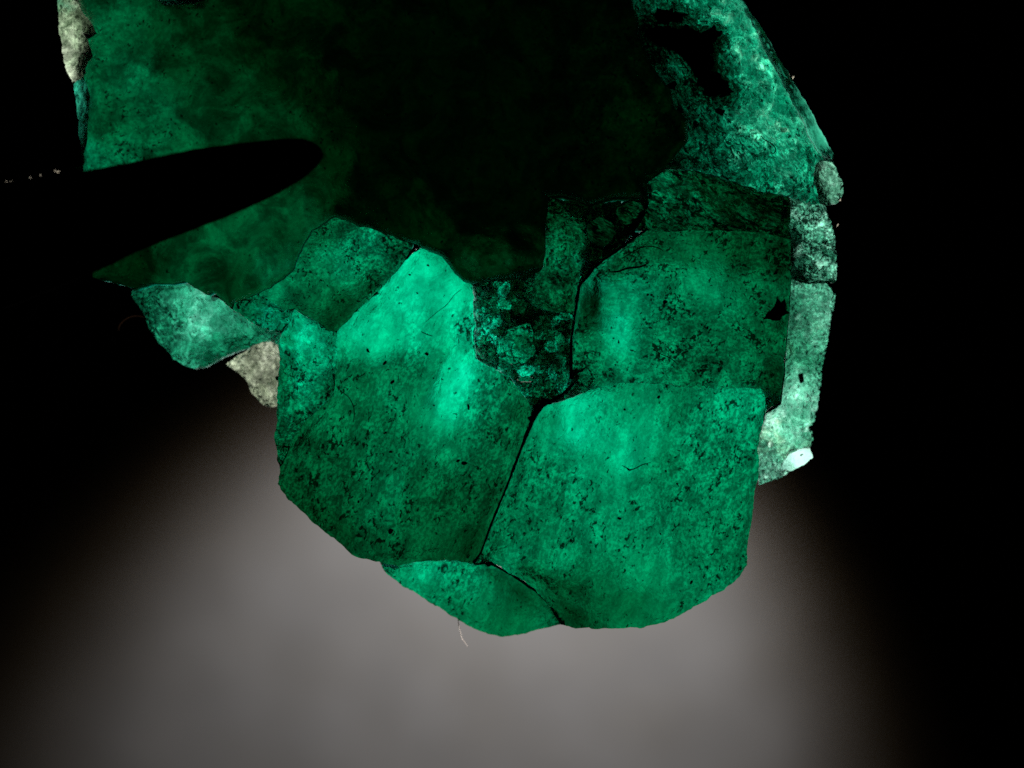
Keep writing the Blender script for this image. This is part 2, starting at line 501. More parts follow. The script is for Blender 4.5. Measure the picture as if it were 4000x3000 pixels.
def emit(name, vs, tris, zf, T, dv, mats, parent, label):
    zb = zf - T
    nv = len(vs)
    top = [P2W(a, b, c) for (a, b), c in zip(vs, zf)]
    bot = [(q[0], q[1], zz) for q, zz in zip(top, zb)]      # the sides drop straight
    faces = list(tris) + [tuple(i + nv for i in t[::-1]) for t in tris]
    mi = [0] * len(tris) + [1] * len(tris)
    cnt = {(t[k], t[(k + 1) % 3]) for t in tris for k in range(3)}
    for (a_, b_) in sorted(cnt):
        if (b_, a_) not in cnt:
            faces.append((b_, a_, a_ + nv, b_ + nv)); mi.append(1)
    o = mesh_obj(name, top + bot, faces, mats, parent, None, [True] * len(faces), label)
    me = o.data
    me.set_sharp_from_angle(angle=math.radians(38))
    at = me.attributes.new('dirt', 'FLOAT', 'POINT')
    at.data.foreach_set('value', np.concatenate([dv, dv]).astype(np.float32))
    at = me.attributes.new('polished', 'FLOAT', 'FACE')
    at.data.foreach_set('value', 1.0 - np.array(mi, np.float32))
    return o

def ico(sub=1):
    import bmesh
    bm = bmesh.new(); bmesh.ops.create_icosphere(bm, subdivisions=sub, radius=1.0)
    v = [tuple(q.co) for q in bm.verts]; f = [tuple(x.index for x in p.verts) for p in bm.faces]
    bm.free(); return v, f
ICO_V, ICO_F = ico(1)
def lump(name, px, py, z, sx, sy, sz, mat, parent, seed, flat=0.28, label=None):
    r = random.Random(seed)
    a = r.uniform(0, 6.28); ca, sa = math.cos(a), math.sin(a)
    c = P2W(px, py, z)
    vs = []
    for (x, y, zz) in ICO_V:
        k = 1 + r.uniform(-flat, flat)
        x, y, zz = x * k * sx, y * k * sy, zz * k * sz
        vs.append((c[0] + x * ca - y * sa, c[1] + x * sa + y * ca, c[2] + zz))
    return mesh_obj(name, vs, ICO_F, mat, parent, None, None, label)

# --- materials of the stone
G_core = gem('dark_core_emerald', grain=0.4, cloud=0.6, speck=0.8, rough=0.34, bump=0.2, backgrain=0.45, gscale=18)
G_clear = gem('bright_emerald', grain=0.6, cloud=0.3, speck=1.0, rough=0.08, bump=0.3, ang=65, stretch=1.4, stria=0.17)
G_face = gem('speckled_emerald', grain=0.6, cloud=0.45, speck=1.25, rough=0.12, bump=0.35, stria=0.12)
G_low = gem('etched_emerald', grain=0.55, cloud=0.32, speck=0.95, rough=0.12, bump=0.4, ang=70, stretch=1.3, stria=0.20)
G_rough = gem('rough_emerald', grain=0.6, cloud=0.45, speck=1.0, rough=0.16, bump=0.6, gscale=24, k=4)
G_layer = gem('layered_emerald', grain=0.7, cloud=0.55, speck=1.2, rough=0.18, bump=0.5, ang=-26, stretch=2.6, k=4)
G_crust = gem('granular_emerald_crust', sigma=(7.0, 2.0, 2.3), tint=(0.45, 1.0, 0.68), grain=0.65, cloud=0.5, speck=1.1, rough=0.12, bump=0.9, gscale=24, ang=-55, stretch=1.9, k=4, backgrain=0.6)
G_pale = gem('pale_granular_quartz', sigma=(2.7, 1.3, 1.65), tint=(0.66, 1.0, 0.86), grain=0.55, cloud=0.35, speck=0.7, rough=0.13, bump=0.8, gscale=24, stain=(0.95, 1.0, 0.78), k=5)
G_shard = gem('pale_green_quartz', sigma=(4.0, 1.7, 2.1), tint=(0.62, 1.0, 0.84), grain=0.65, cloud=0.45, speck=0.9, rough=0.13, bump=0.8, gscale=20, k=4)
G_white = gem('cream_feldspar', sigma=(1.85, 1.7, 1.95), tint=(0.95, 1.0, 0.88), grain=0.5, cloud=0.4, speck=0.6, rough=0.14, bump=0.8, gscale=18, k=5)
G_rim = gem('smooth_grey_green_rim', sigma=(3.6, 1.9, 2.15), tint=(0.6, 1.0, 0.82), grain=0.3, cloud=0.25, speck=0.4, rough=0.25, bump=0.2, k=7)

# --- the big upper slab with its black core
core_edge = [(1300, 846), (1363, 865), (1490, 905), (1572, 937), (1616, 951), (1650, 968), (1724, 1006), (1760, 1046), (1790, 1080), (1840, 1115),
             (1900, 1100), (1960, 1090), (2060, 1085), (2118, 1050), (2130, 1000), (2134, 899), (2144, 770), (2200, 765), (2300, 800), (2420, 770), (2530, 775), (2534, 702), (2570, 684), (2640, 610),
             (2689, 544), (2689, 468), (2638, 424), (2623, 354), (2572, 291), (2540, 240), (2500, 150), (2490, 60), (2458, -20), (2440, -160)]
slab = core_edge + [(1500, -200), (700, -180), (300, -160), (290, -40), (318, 40), (354, 86), (378, 130), (338, 150), (362, 215), (332, 268), (328, 300), (352, 380), (344, 468), (336, 560), (324, 665), (340, 800), (352, 1000), (363, 1084), (471, 1109), (520, 1130), (588, 1105),
                    (680, 1110), (718, 1097), (770, 1130), (806, 1150), (828, 1140), (870, 1178), (904, 1204), (912, 1182), (1009, 1144), (1080, 1105), (1140, 1060), (1170, 980), (1220, 900)]
slab_glow = [(1165, 985, 130), (1215, 905, 105), (1140, 1050, 135), (1085, 1095, 120), (1125, 985, 95), (1190, 880, 80), (1290, 846, 60), (330, 100, 86), (400, 100, 86), (500, 300, 102), (430, 480, 82), (370, 620, 135), (450, 600, 115), (600, 420, 97), (700, 200, 51), (820, 120, 44), (900, 320, 48), (700, 520, 78), (900, 480, 57),
             (1000, 100, 22), (1100, 450, 52), (1180, 300, 26), (1290, 620, 30), (1300, 780, 34), (1350, 300, 7), (1400, 700, 4), (1500, 400, 2), (1700, 500, 1), (1700, 200, 1), (2000, 300, 1),
             (2300, 200, 8), (2420, 400, 20), (2500, 450, 22), (2480, 620, 14), (2200, 600, 4), (2000, 700, 1), (1500, 850, 13), (1700, 970, 26), (1800, 1040, 66), (1900, 1050, 72), (1860, 990, 30), (1960, 1000, 40), (2000, 1060, 88), (2080, 1040, 40), (1900, 850, 2), (2110, 900, 3),
             (1000, 850, 76), (850, 930, 76), (1150, 800, 66), (700, 1000, 68), (900, 1080, 52), (800, 1120, 50), (550, 1085, 26), (420, 1085, 34), (1080, 920, 56), (1170, 900, 50), (1350, 880, 18), (2350, 760, 14), (2600, 560, 18), (2640, 480, 12), (2300, 30, 5)]
slab_o = piece('crystal', slab, 0.75, slab_glow, G_core, 'large dark green slab blackening into an opaque core', h=15, chip=5,
      tilt=(0.01, 0.0), relief=0.05, dirt=[(400, 400, 0.8), (400, 620, 1.0), (900, 400, 0.45), (900, 1000, 0.25), (1800, 500, 0.4), (2500, 400, 0.9)], bevel=0.16, bev_px=22, tmax=3.4,
      edge=0.0, holes=[[(608, -70), (606, -8), (640, 6), (680, 13), (730, 8), (784, -6), (794, -70)]], seed=11)

# --- pale crust on the slab's left edge
piece('pale_crust', [(222, 0), (232, 82), (230, 120), (248, 234), (284, 330), (331, 300), (331, 268), (364, 215), (342, 158), (320, 127), (380, 133), (354, 82), (310, 38), (278, -40), (225, -40)],
      0.62, [(270, 20, 150), (275, 130, 218), (258, 200, 255), (290, 180, 167), (320, 210, 207), (270, 290, 255), (305, 300, 184), (350, 130, 138), (330, 90, 138)],
      gem('cream_edge_crust', sigma=(2.3, 1.9, 2.3), tint=(0.90, 1.0, 0.82), grain=0.45, cloud=0.45, speck=0.5, rough=0.2, bump=0.8, gscale=16, stain=(0.4, 0.9, 0.75), k=6),
      'cream crust on the left edge of the slab', h=8, chip=5, relief=0.06, rscale=60, l0=1.3, seed=23, cells=(26, 0.12, 0.12, 4, 0.04), bevel=0.03, bev_px=8, edge=0.0)
piece('pale_crust', [(284, 330), (300, 410), (306, 494), (316, 580), (322, 662), (338, 560), (346, 468), (354, 380), (331, 300)], 0.62,
      [(315, 340, 150), (325, 420, 150), (322, 520, 150), (325, 600, 140)], gem('teal_edge_crust', sigma=(4.5, 1.9, 2.1), tint=(0.5, 1.0, 0.76), grain=0.4, cloud=0.35, speck=0.6, rough=0.15, bump=0.6, gscale=18, k=6),
      'thin teal continuation of the cream crust down to the tweezers', h=8, chip=4, relief=0.04, rscale=50, l0=1.3, seed=24, bevel=0.02, bev_px=8, edge=0.0)
piece('pale_crust', [(614, -60), (600, -10), (640, 8), (680, 15), (730, 10), (790, -4), (800, -60)], 1.0, [(700, 0, 150), (640, 0, 130)], G_shard, 'small pale green chip at the very top edge', h=9, chip=3, l0=1.3, seed=3)

# --- crystal between the slab and the bright facet
piece('crystal', [(1300, 842), (1363, 862), (1490, 900), (1572, 933), (1628, 950), (1600, 1000), (1540, 1070), (1465, 1147), (1390, 1215), (1319, 1297), (1285, 1292), (1230, 1250), (1150, 1207), (1110, 1215), (1060, 1175), (1009, 1146), (1080, 1100), (1140, 1055), (1170, 975), (1220, 900)],
      0.30, [(1185, 985, 88), (1235, 912, 84), (1160, 1050, 97), (1210, 1040, 116), (1290, 862, 74), (1300, 900, 111), (1360, 950, 155), (1450, 940, 164), (1250, 1000, 138), (1150, 1060, 158), (1350, 1050, 160), (1500, 1000, 147), (1590, 960, 111), (1560, 1020, 82), (1440, 1130, 76), (1330, 1230, 63), (1300, 1270, 72), (1250, 1180, 92), (1150, 1160, 99), (1080, 1170, 131), (1200, 1110, 103), (1400, 1080, 138), (1050, 1150, 131)],
      G_face, 'speckled dull green crystal above the bright facet', dirt=[(1450, 950, 1.0), (1200, 1050, 0.7), (1300, 1250, 0.5), (1080, 1150, 0.3)], tilt=(0.03, -0.12), relief=0.03, seed=31, edge=0.0,
      ridges=[(1160, 1070, 1420, 1210, 0.05, 30)])
piece('crystal_chip', [(908, 1178), (940, 1160), (1009, 1146), (1060, 1175), (1110, 1215), (1150, 1205), (1130, 1250), (1100, 1300), (1050, 1290), (1000, 1270), (950, 1235), (905, 1205)], 0.38,
      [(930, 1180, 132), (1000, 1180, 143), (1030, 1240, 193), (1080, 1270, 182), (1110, 1230, 165), (960, 1220, 132)], G_rough, 'small bright green chip below the slab', h=9, chip=3, relief=0.05, rscale=50, seed=37, gran=0.03, gran_px=22)

# --- the centre crystal: bright facet, speckled lower faces
cA = [(1639, 962), (1724, 1006), (1787, 1076), (1835, 1119), (1852, 1163), (1846, 1217), (1857, 1271), (1852, 1336), (1863, 1401), (1890, 1423), (1971, 1461), (2014, 1504), (2063, 1564), (2078, 1613),
      (2064, 1687), (2023, 1790), (1980, 1903), (1919, 2047), (1878, 2156), (1848, 2200), (1786, 2190), (1704, 2186), (1631, 2193), (1560, 2210), (1481, 2199), (1387, 2172), (1322, 2119), (1200, 2021), (1125, 1952),
      (1085, 1889), (1092, 1835), (1136, 1735), (1190, 1650), (1304, 1543), (1309, 1472), (1315, 1380), (1317, 1347), (1325, 1293), (1391, 1222), (1467, 1157), (1542, 1076), (1613, 1000)]
cryA = piece('crystal', cA, 0.35,
      [(1640, 1000, 172), (1750, 1100, 168), (1600, 1180, 172), (1400, 1290, 162), (1500, 1380, 153), (1800, 1250, 178), (1700, 1340, 150), (1370, 1370, 142), (1600, 1330, 160), (1740, 1440, 138), (1820, 1440, 172), (1900, 1490, 147), (2000, 1560, 122), (2050, 1610, 91),
       (1400, 1480, 107), (1600, 1500, 126), (1520, 1450, 118), (1450, 1650, 107), (1200, 1760, 86), (1300, 1880, 89), (1150, 1900, 68), (1600, 1700, 120), (1750, 1600, 150), (1830, 1620, 136), (1850, 1720, 118), (1960, 1700, 99), (1900, 1850, 99), (1680, 1920, 97), (1520, 1900, 118), (1480, 2000, 112), (1450, 2120, 84),
       (1700, 2100, 84), (1600, 2050, 86), (1300, 2080, 62), (1220, 2020, 62), (1850, 2120, 69), (1780, 2000, 91), (1340, 1620, 102)],
      G_clear, 'centre crystal with the brightest smooth green facet', chip=4.5, tilt=(0.03, 0.05), relief=0.03, seed=41,
      dirt=[(1640, 1050, 0.1), (1750, 1150, 0.12), (1500, 1280, 0.25), (1450, 1360, 0.15), (1700, 1330, 0.4), (1840, 1300, 0.9), (1600, 1420, 1.0), (1400, 1450, 0.8), (1780, 1470, 0.1), (1720, 1590, 0.15), (1900, 1520, 1.0), (1900, 1650, 1.0), (1500, 1700, 0.9), (1200, 1850, 1.0), (1500, 2050, 0.8), (1750, 1950, 1.0), (1750, 2130, 0.5)],
      steps=[([(1480, 2130), (1545, 1850), (1600, 1640), (1330, 1560), (1100, 1850), (1100, 1900), (1300, 2090)], 0.06, 10), ([(1600, 2050), (1650, 1850), (1980, 1890), (1870, 2170), (1560, 2200)], 0.12, 60), (((1775, 1345, 1640, 1640), (1780, 1500, 120, 170)), -0.30, 6), ([(1330, 1300), (1380, 1240), (1640, 970), (1840, 1130), (1850, 1330), (1560, 1390), (1440, 1400), (1325, 1390)], -0.10, 30), ([(1480, 1400), (1650, 1390), (1800, 1380), (1740, 1450), (1690, 1540), (1640, 1620), (1450, 1560), (1330, 1500), (1330, 1400)], 0.06, 40)],
      ridges=[(1655, 1630, 1770, 1400, 0.04, 26), (1450, 2120, 1560, 1640, 0.07, 45), (1136, 1740, 1310, 1500, 0.05, 40), (1660, 1260, 1800, 1130, -0.02, 8)])

# --- left side face of the centre crystal
piece('crystal', [(1091, 1290), (1129, 1208), (1180, 1230), (1275, 1277), (1313, 1301), (1313, 1347), (1311, 1380), (1305, 1472), (1300, 1543), (1186, 1650), (1132, 1735), (1088, 1832), (1076, 1742), (1072, 1691), (1085, 1583), (1083, 1480), (1095, 1400), (1086, 1343)],
      0.28, [(1130, 1230, 182), (1200, 1300, 189), (1120, 1330, 138), (1150, 1400, 143), (1180, 1340, 191), (1200, 1500, 170), (1105, 1450, 98), (1130, 1600, 131), (1200, 1650, 106), (1270, 1380, 170), (1280, 1540, 122), (1240, 1430, 154), (1100, 1780, 83), (1095, 1560, 95), (1110, 1700, 104)],
      G_rough, 'rough side face left of the bright facet', dirt=[(1200, 1300, 0.5), (1150, 1500, 0.9), (1150, 1700, 1.0)], h=11, chip=4, tilt=(0.35, 0.0), relief=0.05, rscale=70, seed=47, gran=0.025, gran_px=30,
      ridges=[(1150, 1320, 1180, 1560, -0.03, 14)])

# --- upper right crystal
cF = [(2321, 1047), (2420, 975), (2522, 903), (2614, 905), (2720, 900), (2850, 900), (2980, 910), (3087, 935), (3090, 1084), (3080, 1225), (3068, 1361), (3060, 1470), (3046, 1573), (2990, 1608), (2986, 1545), (2972, 1517), (2850, 1518), (2721, 1520), (2560, 1496), (2420, 1496), (2275, 1535),
      (2245, 1500), (2236, 1470), (2236, 1334), (2252, 1225), (2268, 1120)]
cryF = piece('crystal', cF, 0.2,
      [(2560, 930, 90), (2400, 1040, 94), (2340, 1110, 181), (2450, 1120, 144), (2400, 1250, 164), (2420, 1340, 164), (2560, 1100, 130), (2550, 1250, 130), (2700, 1080, 122), (2800, 1150, 130), (2700, 960, 97), (2900, 980, 76), (3050, 980, 77), (2920, 1100, 99), (2800, 1300, 108), (2950, 1280, 99), (3040, 1280, 83), (2700, 1430, 108), (2300, 1380, 120), (2290, 1470, 122), (2500, 1420, 144), (2900, 1450, 114), (3030, 1500, 68), (2985, 1560, 60), (2275, 1200, 64), (2290, 1130, 68), (2620, 1350, 122), (2840, 1500, 122)],
      G_face, 'large mid green crystal face on the upper right', chip=4, holes=[[(2255, 1450), (2300, 1440), (2315, 1475), (2295, 1510), (2262, 1500)]], tilt=(-0.05, 0.04), relief=0.03, seed=53,
      dirt=[(2400, 1000, 1.0), (2400, 1200, 0.4), (2420, 1330, 0.3), (2600, 1250, 0.9), (2800, 1080, 0.35), (2700, 1400, 1.0), (2300, 1420, 1.0), (2900, 1300, 0.8), (2900, 950, 1.0), (2500, 1450, 0.8)],
      ridges=[(2530, 920, 3080, 1190, 0.09, 60), (2316, 1060, 2310, 1230, 0.06, 18), (2640, 1180, 2600, 1420, 0.04, 90)],
      steps=[([(2320, 1085), (2450, 1050), (2560, 1100), (2590, 1230), (2500, 1380), (2400, 1370), (2330, 1260)], -0.12, 22), ([(2270, 1100), (2318, 1080), (2318, 1220), (2262, 1230)], 0.25, 8), ([(2560, 900), (3090, 900), (3090, 1140), (2760, 1010)], 0.14, 14)])

# --- lower right crystal
cG = [(2115, 1591), (2180, 1572), (2270, 1545), (2420, 1503), (2560, 1503), (2721, 1528), (2850, 1526), (2966, 1525), (2978, 1545), (2980, 1616), (2968, 1703), (2962, 1768), (2966, 1800), (2958, 1863), (2941, 1985), (2925, 2107), (2917, 2204), (2892, 2253), (2827, 2302), (2746, 2351), (2665, 2400), (2583, 2436), (2502, 2453), (2339, 2457), (2233, 2451), (2190, 2440),
      (2150, 2370), (2095, 2306), (2013, 2249), (1920, 2196), (1848, 2200), (1878, 2156), (1919, 2047), (1980, 1903), (2023, 1790), (2064, 1687)]
cryG = piece('crystal', cG, 0.4,
      [(2250, 1570, 180), (2330, 1575, 172), (2230, 1670, 184), (2150, 1640, 148), (2450, 1560, 138), (2500, 1640, 148), (2450, 1750, 158), (2650, 1600, 129), (2700, 1700, 146), (2780, 1620, 155), (2900, 1580, 164), (2930, 1750, 146), (2300, 1800, 148), (2380, 1680, 156), (2150, 1830, 133), (2080, 1960, 125), (2600, 1850, 129), (2800, 1880, 138), (2300, 2050, 136), (2000, 2150, 136), (1950, 2130, 115), (2500, 2050, 138), (2500, 2250, 122), (2850, 2150, 122), (2700, 2280, 138), (2820, 2240, 138), (2450, 2380, 97), (2250, 2400, 72), (2180, 2360, 78), (2100, 2270, 102), (2300, 2300, 108), (2600, 2400, 115), (2900, 1980, 129), (2200, 2200, 129)],
      G_low, 'large bright green crystal at the lower right', chip=3.5, tilt=(-0.03, 0.06), relief=0.035, seed=61,
      dirt=[(2250, 1570, 0.1), (2230, 1680, 0.3), (2450, 1750, 0.3), (2150, 1850, 1.0), (2350, 1600, 0.6), (2650, 1900, 0.9), (2800, 1750, 1.0), (2300, 2100, 0.7), (2500, 2380, 0.3), (2820, 2200, 0.9), (2000, 2100, 0.8)],
      ridges=[(2540, 1560, 2590, 2060, 0.05, 60), (2020, 2240, 2560, 2440, 0.08, 40), (2800, 2200, 2890, 2120, 0.03, 12)],
      steps=[([(1900, 2190), (2200, 2250), (2560, 2310), (2900, 2215), (2890, 2260), (2600, 2440), (2200, 2450)], 0.10, 40), ([(2560, 1530), (2600, 2060), (2640, 2300), (2910, 2210), (2980, 1530)], 0.05, 10), ([(2150, 1560), (2350, 1545), (2370, 1590), (2180, 1620)], -0.06, 12), ([(2460, 1880), (2260, 1780), (2180, 1700), (2400, 1650), (2540, 1700), (2550, 1810)], -0.06, 16)])

# --- wedge under both
piece('crystal', [(1481, 2196), (1509, 2237), (1582, 2298), (1640, 2326), (1664, 2341), (1753, 2400), (1851, 2457), (1916, 2480), (1989, 2484), (2054, 2473), (2136, 2450), (2200, 2452), (2205, 2430), (2165, 2376), (2095, 2312), (2013, 2255), (1915, 2202), (1851, 2200), (1786, 2182), (1704, 2178), (1631, 2186), (1560, 2202)],
      -0.45, [(1550, 2240, 145), (1640, 2220, 165), (1720, 2215, 172), (1700, 2310, 132), (1840, 2270, 158), (1900, 2330, 118), (1950, 2440, 88), (2050, 2400, 92), (2120, 2420, 112), (1850, 2410, 108), (1960, 2270, 95), (1780, 2340, 120), (2060, 2330, 70)],
      G_low, 'narrow green wedge at the bottom point of the cluster', chip=4, tilt=(0.0, 0.08), relief=0.03, seed=67, h=11,
      dirt=[(1600, 2260, 0.5), (1800, 2240, 1.0), (1950, 2400, 0.3)], ridges=[(1640, 2200, 1930, 2330, 0.06, 40), (1930, 2330, 2150, 2440, 0.04, 60)])

# --- crust of the upper right
cP = [(2880, -20), (2935, 85), (2985, 187), (3047, 297), (3112, 426), (3150, 502), (3190, 588), (3225, 612), (3256, 634), (3212, 630), (3186, 643), (3178, 690), (3190, 730), (3205, 790), (3225, 806), (3160, 800), (3085, 770), (2984, 752), (2840, 700), (2700, 660), (2604, 655), (2566, 684), (2640, 605), (2689, 544), (2689, 468), (2638, 424), (2623, 354), (2572, 291), (2540, 240), (2503, 150), (2495, 60), (2458, -20), (2450, -150), (2790, -150)]
cryP = piece('crust', cP, 0.05,
      [(2560, 10, 180), (2700, 20, 211), (2620, 60, 65), (2760, 60, 255), (2850, 60, 255), (2900, 100, 255), (2540, 120, 33), (2680, 110, 29), (2720, 150, 246), (2790, 160, 51), (2870, 200, 255), (2960, 220, 255), (2600, 200, 98), (2650, 290, 155), (2740, 250, 33), (2800, 330, 41), (2840, 365, 51), (2720, 330, 33), (2760, 300, 98), (2880, 300, 255), (2970, 330, 255), (3040, 330, 211), (2700, 420, 163), (2760, 380, 163), (2900, 420, 255), (3000, 470, 255), (3070, 440, 211), (2800, 480, 180), (2860, 510, 211), (2740, 520, 116), (2960, 540, 255), (3040, 520, 255), (3090, 540, 255), (3160, 480, 211), (2870, 620, 246), (2780, 600, 139), (2700, 600, 101), (3010, 620, 196), (3080, 620, 246), (3150, 600, 180), (3100, 700, 255), (3050, 740, 211), (2980, 680, 145), (2880, 680, 129), (3180, 700, 172), (3230, 740, 180), (3260, 700, 188), (2600, 640, 80), (3200, 560, 205), (3130, 780, 155)],
      G_crust, 'glittering granular teal crust down the upper right edge', chip=4, tilt=(-0.30, -0.05), relief=0.10, rscale=110, seed=71, h=8, gran=0.05, gran_px=22, cells=(30, 0.13, 0.12, 4, 0.04), bevel=0.12, bev_px=18,
      dirt=[(2600, 100, 1.0), (2900, 100, 0.4), (2750, 300, 1.0), (2950, 350, 0.6), (3100, 400, 0.2), (3000, 600, 0.8), (2800, 600, 1.0), (3150, 700, 0.9)],
      steps=[([(2540, 110), (2660, 100), (2740, 130), (2790, 110), (2830, 160), (2790, 220), (2800, 300), (2870, 350), (2850, 380), (2780, 385), (2730, 330), (2690, 250), (2620, 190), (2560, 170)], 1.3, 18)])
BP = [(2520, 95), (2600, 92), (2650, 112), (2700, 104), (2745, 122), (2790, 104), (2815, 130), (2800, 165), (2782, 205), (2790, 262), (2812, 300), (2850, 335), (2868, 358), (2842, 378), (2800, 372), (2768, 384), (2742, 352), (2722, 310), (2700, 262), (2660, 222), (2600, 186), (2545, 160)]
piece('black_patch', BP, 0.34, [(2700, 200, 255)], M_schist, 'black schist streak lying on the granular crust', h=8, chip=13, relief=0.03, rscale=40, tmin=0.05, tmax=0.08, seed=77, bevel=0.03)
piece('black_patch', [(2560, 30), (2620, 40), (2680, 60), (2660, 84), (2600, 80), (2555, 66)], 0.36, [(2620, 60, 255)], M_schist, 'small black schist flake at the top of the crust', h=8, chip=12, tmin=0.05, tmax=0.08, seed=78, bevel=0.02)
_r = random.Random(12)
for k_ in range(16):
    t_ = _r.random()
    x_, y_ = np.interp(t_, [0, .25, .45, .6, .75, 1], [2520, 2590, 2650, 2700, 2690, 2800]) + _r.uniform(-25, 60), np.interp(t_, [0, .25, .45, .6, .75, 1], [20, 270, 400, 480, 560, 430]) + _r.uniform(-25, 25)
    q_ = _r.choice([6, 8, 10, 13, 16])
    lump('schist_flake', x_, y_, 0.30, q_ * PX * _r.uniform(.7, 1.6), q_ * PX * .8, 0.05, M_schist, cryP, 300 + k_, 0.45)
piece('crust_rim', [(2890, -20), (2925, 30), (2985, 125), (3045, 230), (3079, 285), (3150, 400), (3205, 505), (3250, 600), (3258, 632), (3225, 612), (3190, 590), (3150, 506), (3112, 430), (3047, 300), (2985, 190), (2935, 90)],
      -0.05, [(2930, 60, 113), (3000, 170, 109), (3060, 280, 89), (3120, 400, 91), (3170, 490, 105), (3210, 560, 105), (3240, 610, 97)], G_rim, 'smooth grey green rim outside the granular crust', h=9, chip=3, l0=1.3, tilt=(0, 0), seed=73, dirt=[(3100, 350, 0.2)], bevel=0.1)
piece('pale_crust', [(3186, 640), (3210, 628), (3258, 640), (3275, 680), (3296, 718), (3298, 748), (3270, 795), (3236, 815), (3205, 790), (3190, 730), (3178, 690)], 0.12,
      [(3210, 660, 225), (3250, 700, 198), (3280, 740, 171), (3220, 740, 165), (3250, 790, 165), (3200, 700, 180)], gem('grey_tip_crust', sigma=(2.8, 1.9, 2.2), tint=(0.58, 1.0, 0.82), grain=0.5, cloud=0.3, speck=0.8, rough=0.2, bump=0.8, gscale=18, k=6), 'grey rounded tip at the corner of the right edge', h=9, chip=3, l0=1.3, relief=0.05, rscale=50, seed=79, cells=(20, 0.1, 0.14, 3, 0.03), gran=0.03, gran_px=22)

# --- layered zone between the crust and the upper right crystal
piece('crystal', [(2534, 709), (2566, 690), (2604, 662), (2700, 666), (2840, 706), (2984, 757), (3085, 778), (3085, 850), (3085, 928), (2980, 904), (2850, 894), (2720, 894), (2614, 899), (2524, 897), (2440, 900), (2470, 850), (2534, 800)],
      0.0, [(2560, 720, 139), (2640, 730, 133), (2600, 790, 121), (2700, 800, 113), (2660, 690, 83), (2800, 740, 64), (2900, 790, 55), (2850, 840, 83), (2720, 860, 105), (2600, 860, 94), (2560, 820, 91), (2950, 860, 78), (3050, 860, 64), (3020, 800, 55), (2490, 870, 39), (2480, 890, 30)],
      G_layer, 'dark streaked layer under the granular crust', h=9, cells=(40, 0.10, 0.12, 4, 0.03), chip=4, relief=0.07, rscale=70, seed=83, dirt=[(2700, 800, 1.0)], ridges=[(2545, 790, 2760, 900, 0.08, 20), (2560, 700, 2900, 850, 0.06, 30)])

# --- pale strip along the right
piece('pale_crust', [(3240, 806), (3252, 886), (3263, 937), (3263, 970), (3270, 1025), (3265, 1100), (3180, 1110), (3120, 1100), (3087, 1087), (3092, 1000), (3092, 930), (3088, 850), (3088, 780), (3160, 806)], -0.15,
      [(3130, 820, 208), (3200, 830, 232), (3180, 890, 221), (3100, 880, 111), (3230, 900, 190), (3130, 960, 166), (3200, 950, 128), (3240, 970, 190), (3120, 1050, 97), (3200, 1030, 255), (3250, 1050, 177), (3220, 1090, 171), (3150, 1090, 147)],
      gem('grey_green_rubble', sigma=(3.0, 1.7, 2.0), tint=(0.58, 1.0, 0.82), grain=0.6, cloud=0.4, speck=1.0, rough=0.15, bump=0.9, gscale=22, k=6), 'dark grey rubble above the pale strip', h=8, chip=5, l0=1.3, relief=0.05, rscale=50, seed=89, gran=0.03, gran_px=20, dirt=[(3150, 950, 1.0)], cells=(46, 0.22, 0.3, 5, 0.04), split='crumb')
piece('pale_crust', [(3092, 1090), (3120, 1085), (3160, 1096), (3220, 1100), (3263, 1144), (3258, 1200), (3242, 1280), (3228, 1350), (3214, 1421), (3206, 1480), (3198, 1551), (3190, 1610), (3180, 1655), (3158, 1672), (3172, 1690), (3175, 1716), (3166, 1744), (3120, 1754), (3085, 1777), (3056, 1810), (3042, 1842), (3090, 1842), (3056, 1864), (2965, 1895), (2960, 1830), (2972, 1760), (2976, 1700), (2988, 1640), (2986, 1612), (3050, 1575), (3062, 1513), (3072, 1388), (3082, 1253)],
      -0.5, [(3110, 1110, 199), (3160, 1130, 192), (3200, 1150, 175), (3245, 1160, 216), (3110, 1180, 134), (3100, 1260, 158), (3180, 1220, 175), (3230, 1240, 221), (3120, 1320, 151), (3190, 1320, 192), (3110, 1400, 140), (3170, 1400, 140), (3110, 1480, 192), (3170, 1470, 192), (3080, 1560, 228), (3150, 1550, 210), (3040, 1610, 255), (3020, 1660, 255), (3100, 1640, 199), (3150, 1620, 192), (3060, 1720, 204), (3000, 1760, 199), (2990, 1840, 216), (3080, 1780, 216), (3130, 1720, 175), (3040, 1830, 221), (3155, 1690, 187)],
      G_pale, 'long pale grey green granular strip along the right edge', h=7, chip=3, relief=0.05, rscale=60, seed=97, gran=0.03, gran_px=20, cells=(20, 0.10, 0.10, 3, 0.03), dirt=[(3150, 1300, 0.9), (3040, 1620, 0.4), (3000, 1800, 1.0)], l0=1.3)
piece('pale_crust', [(3056, 1808), (3085, 1775), (3120, 1752), (3160, 1742), (3172, 1765), (3178, 1788), (3150, 1812), (3110, 1830), (3070, 1836), (3040, 1842)], -0.38,
      [(3110, 1790, 250), (3150, 1765, 255), (3070, 1820, 205), (3050, 1835, 170)], gem('glassy_white_chip', k=5, sigma=(1.5, 0.9, 1.05), tint=(0.85, 1.0, 0.95), grain=0.3, cloud=0.3, speck=0.3, rough=0.15, bump=0.5), 'glassy bright chip at the foot of the pale strip', h=8, chip=2, l0=1.75, edge=0.0, tmin=0.06, seed=101, dirt=[(3110, 1790, 0.1)])

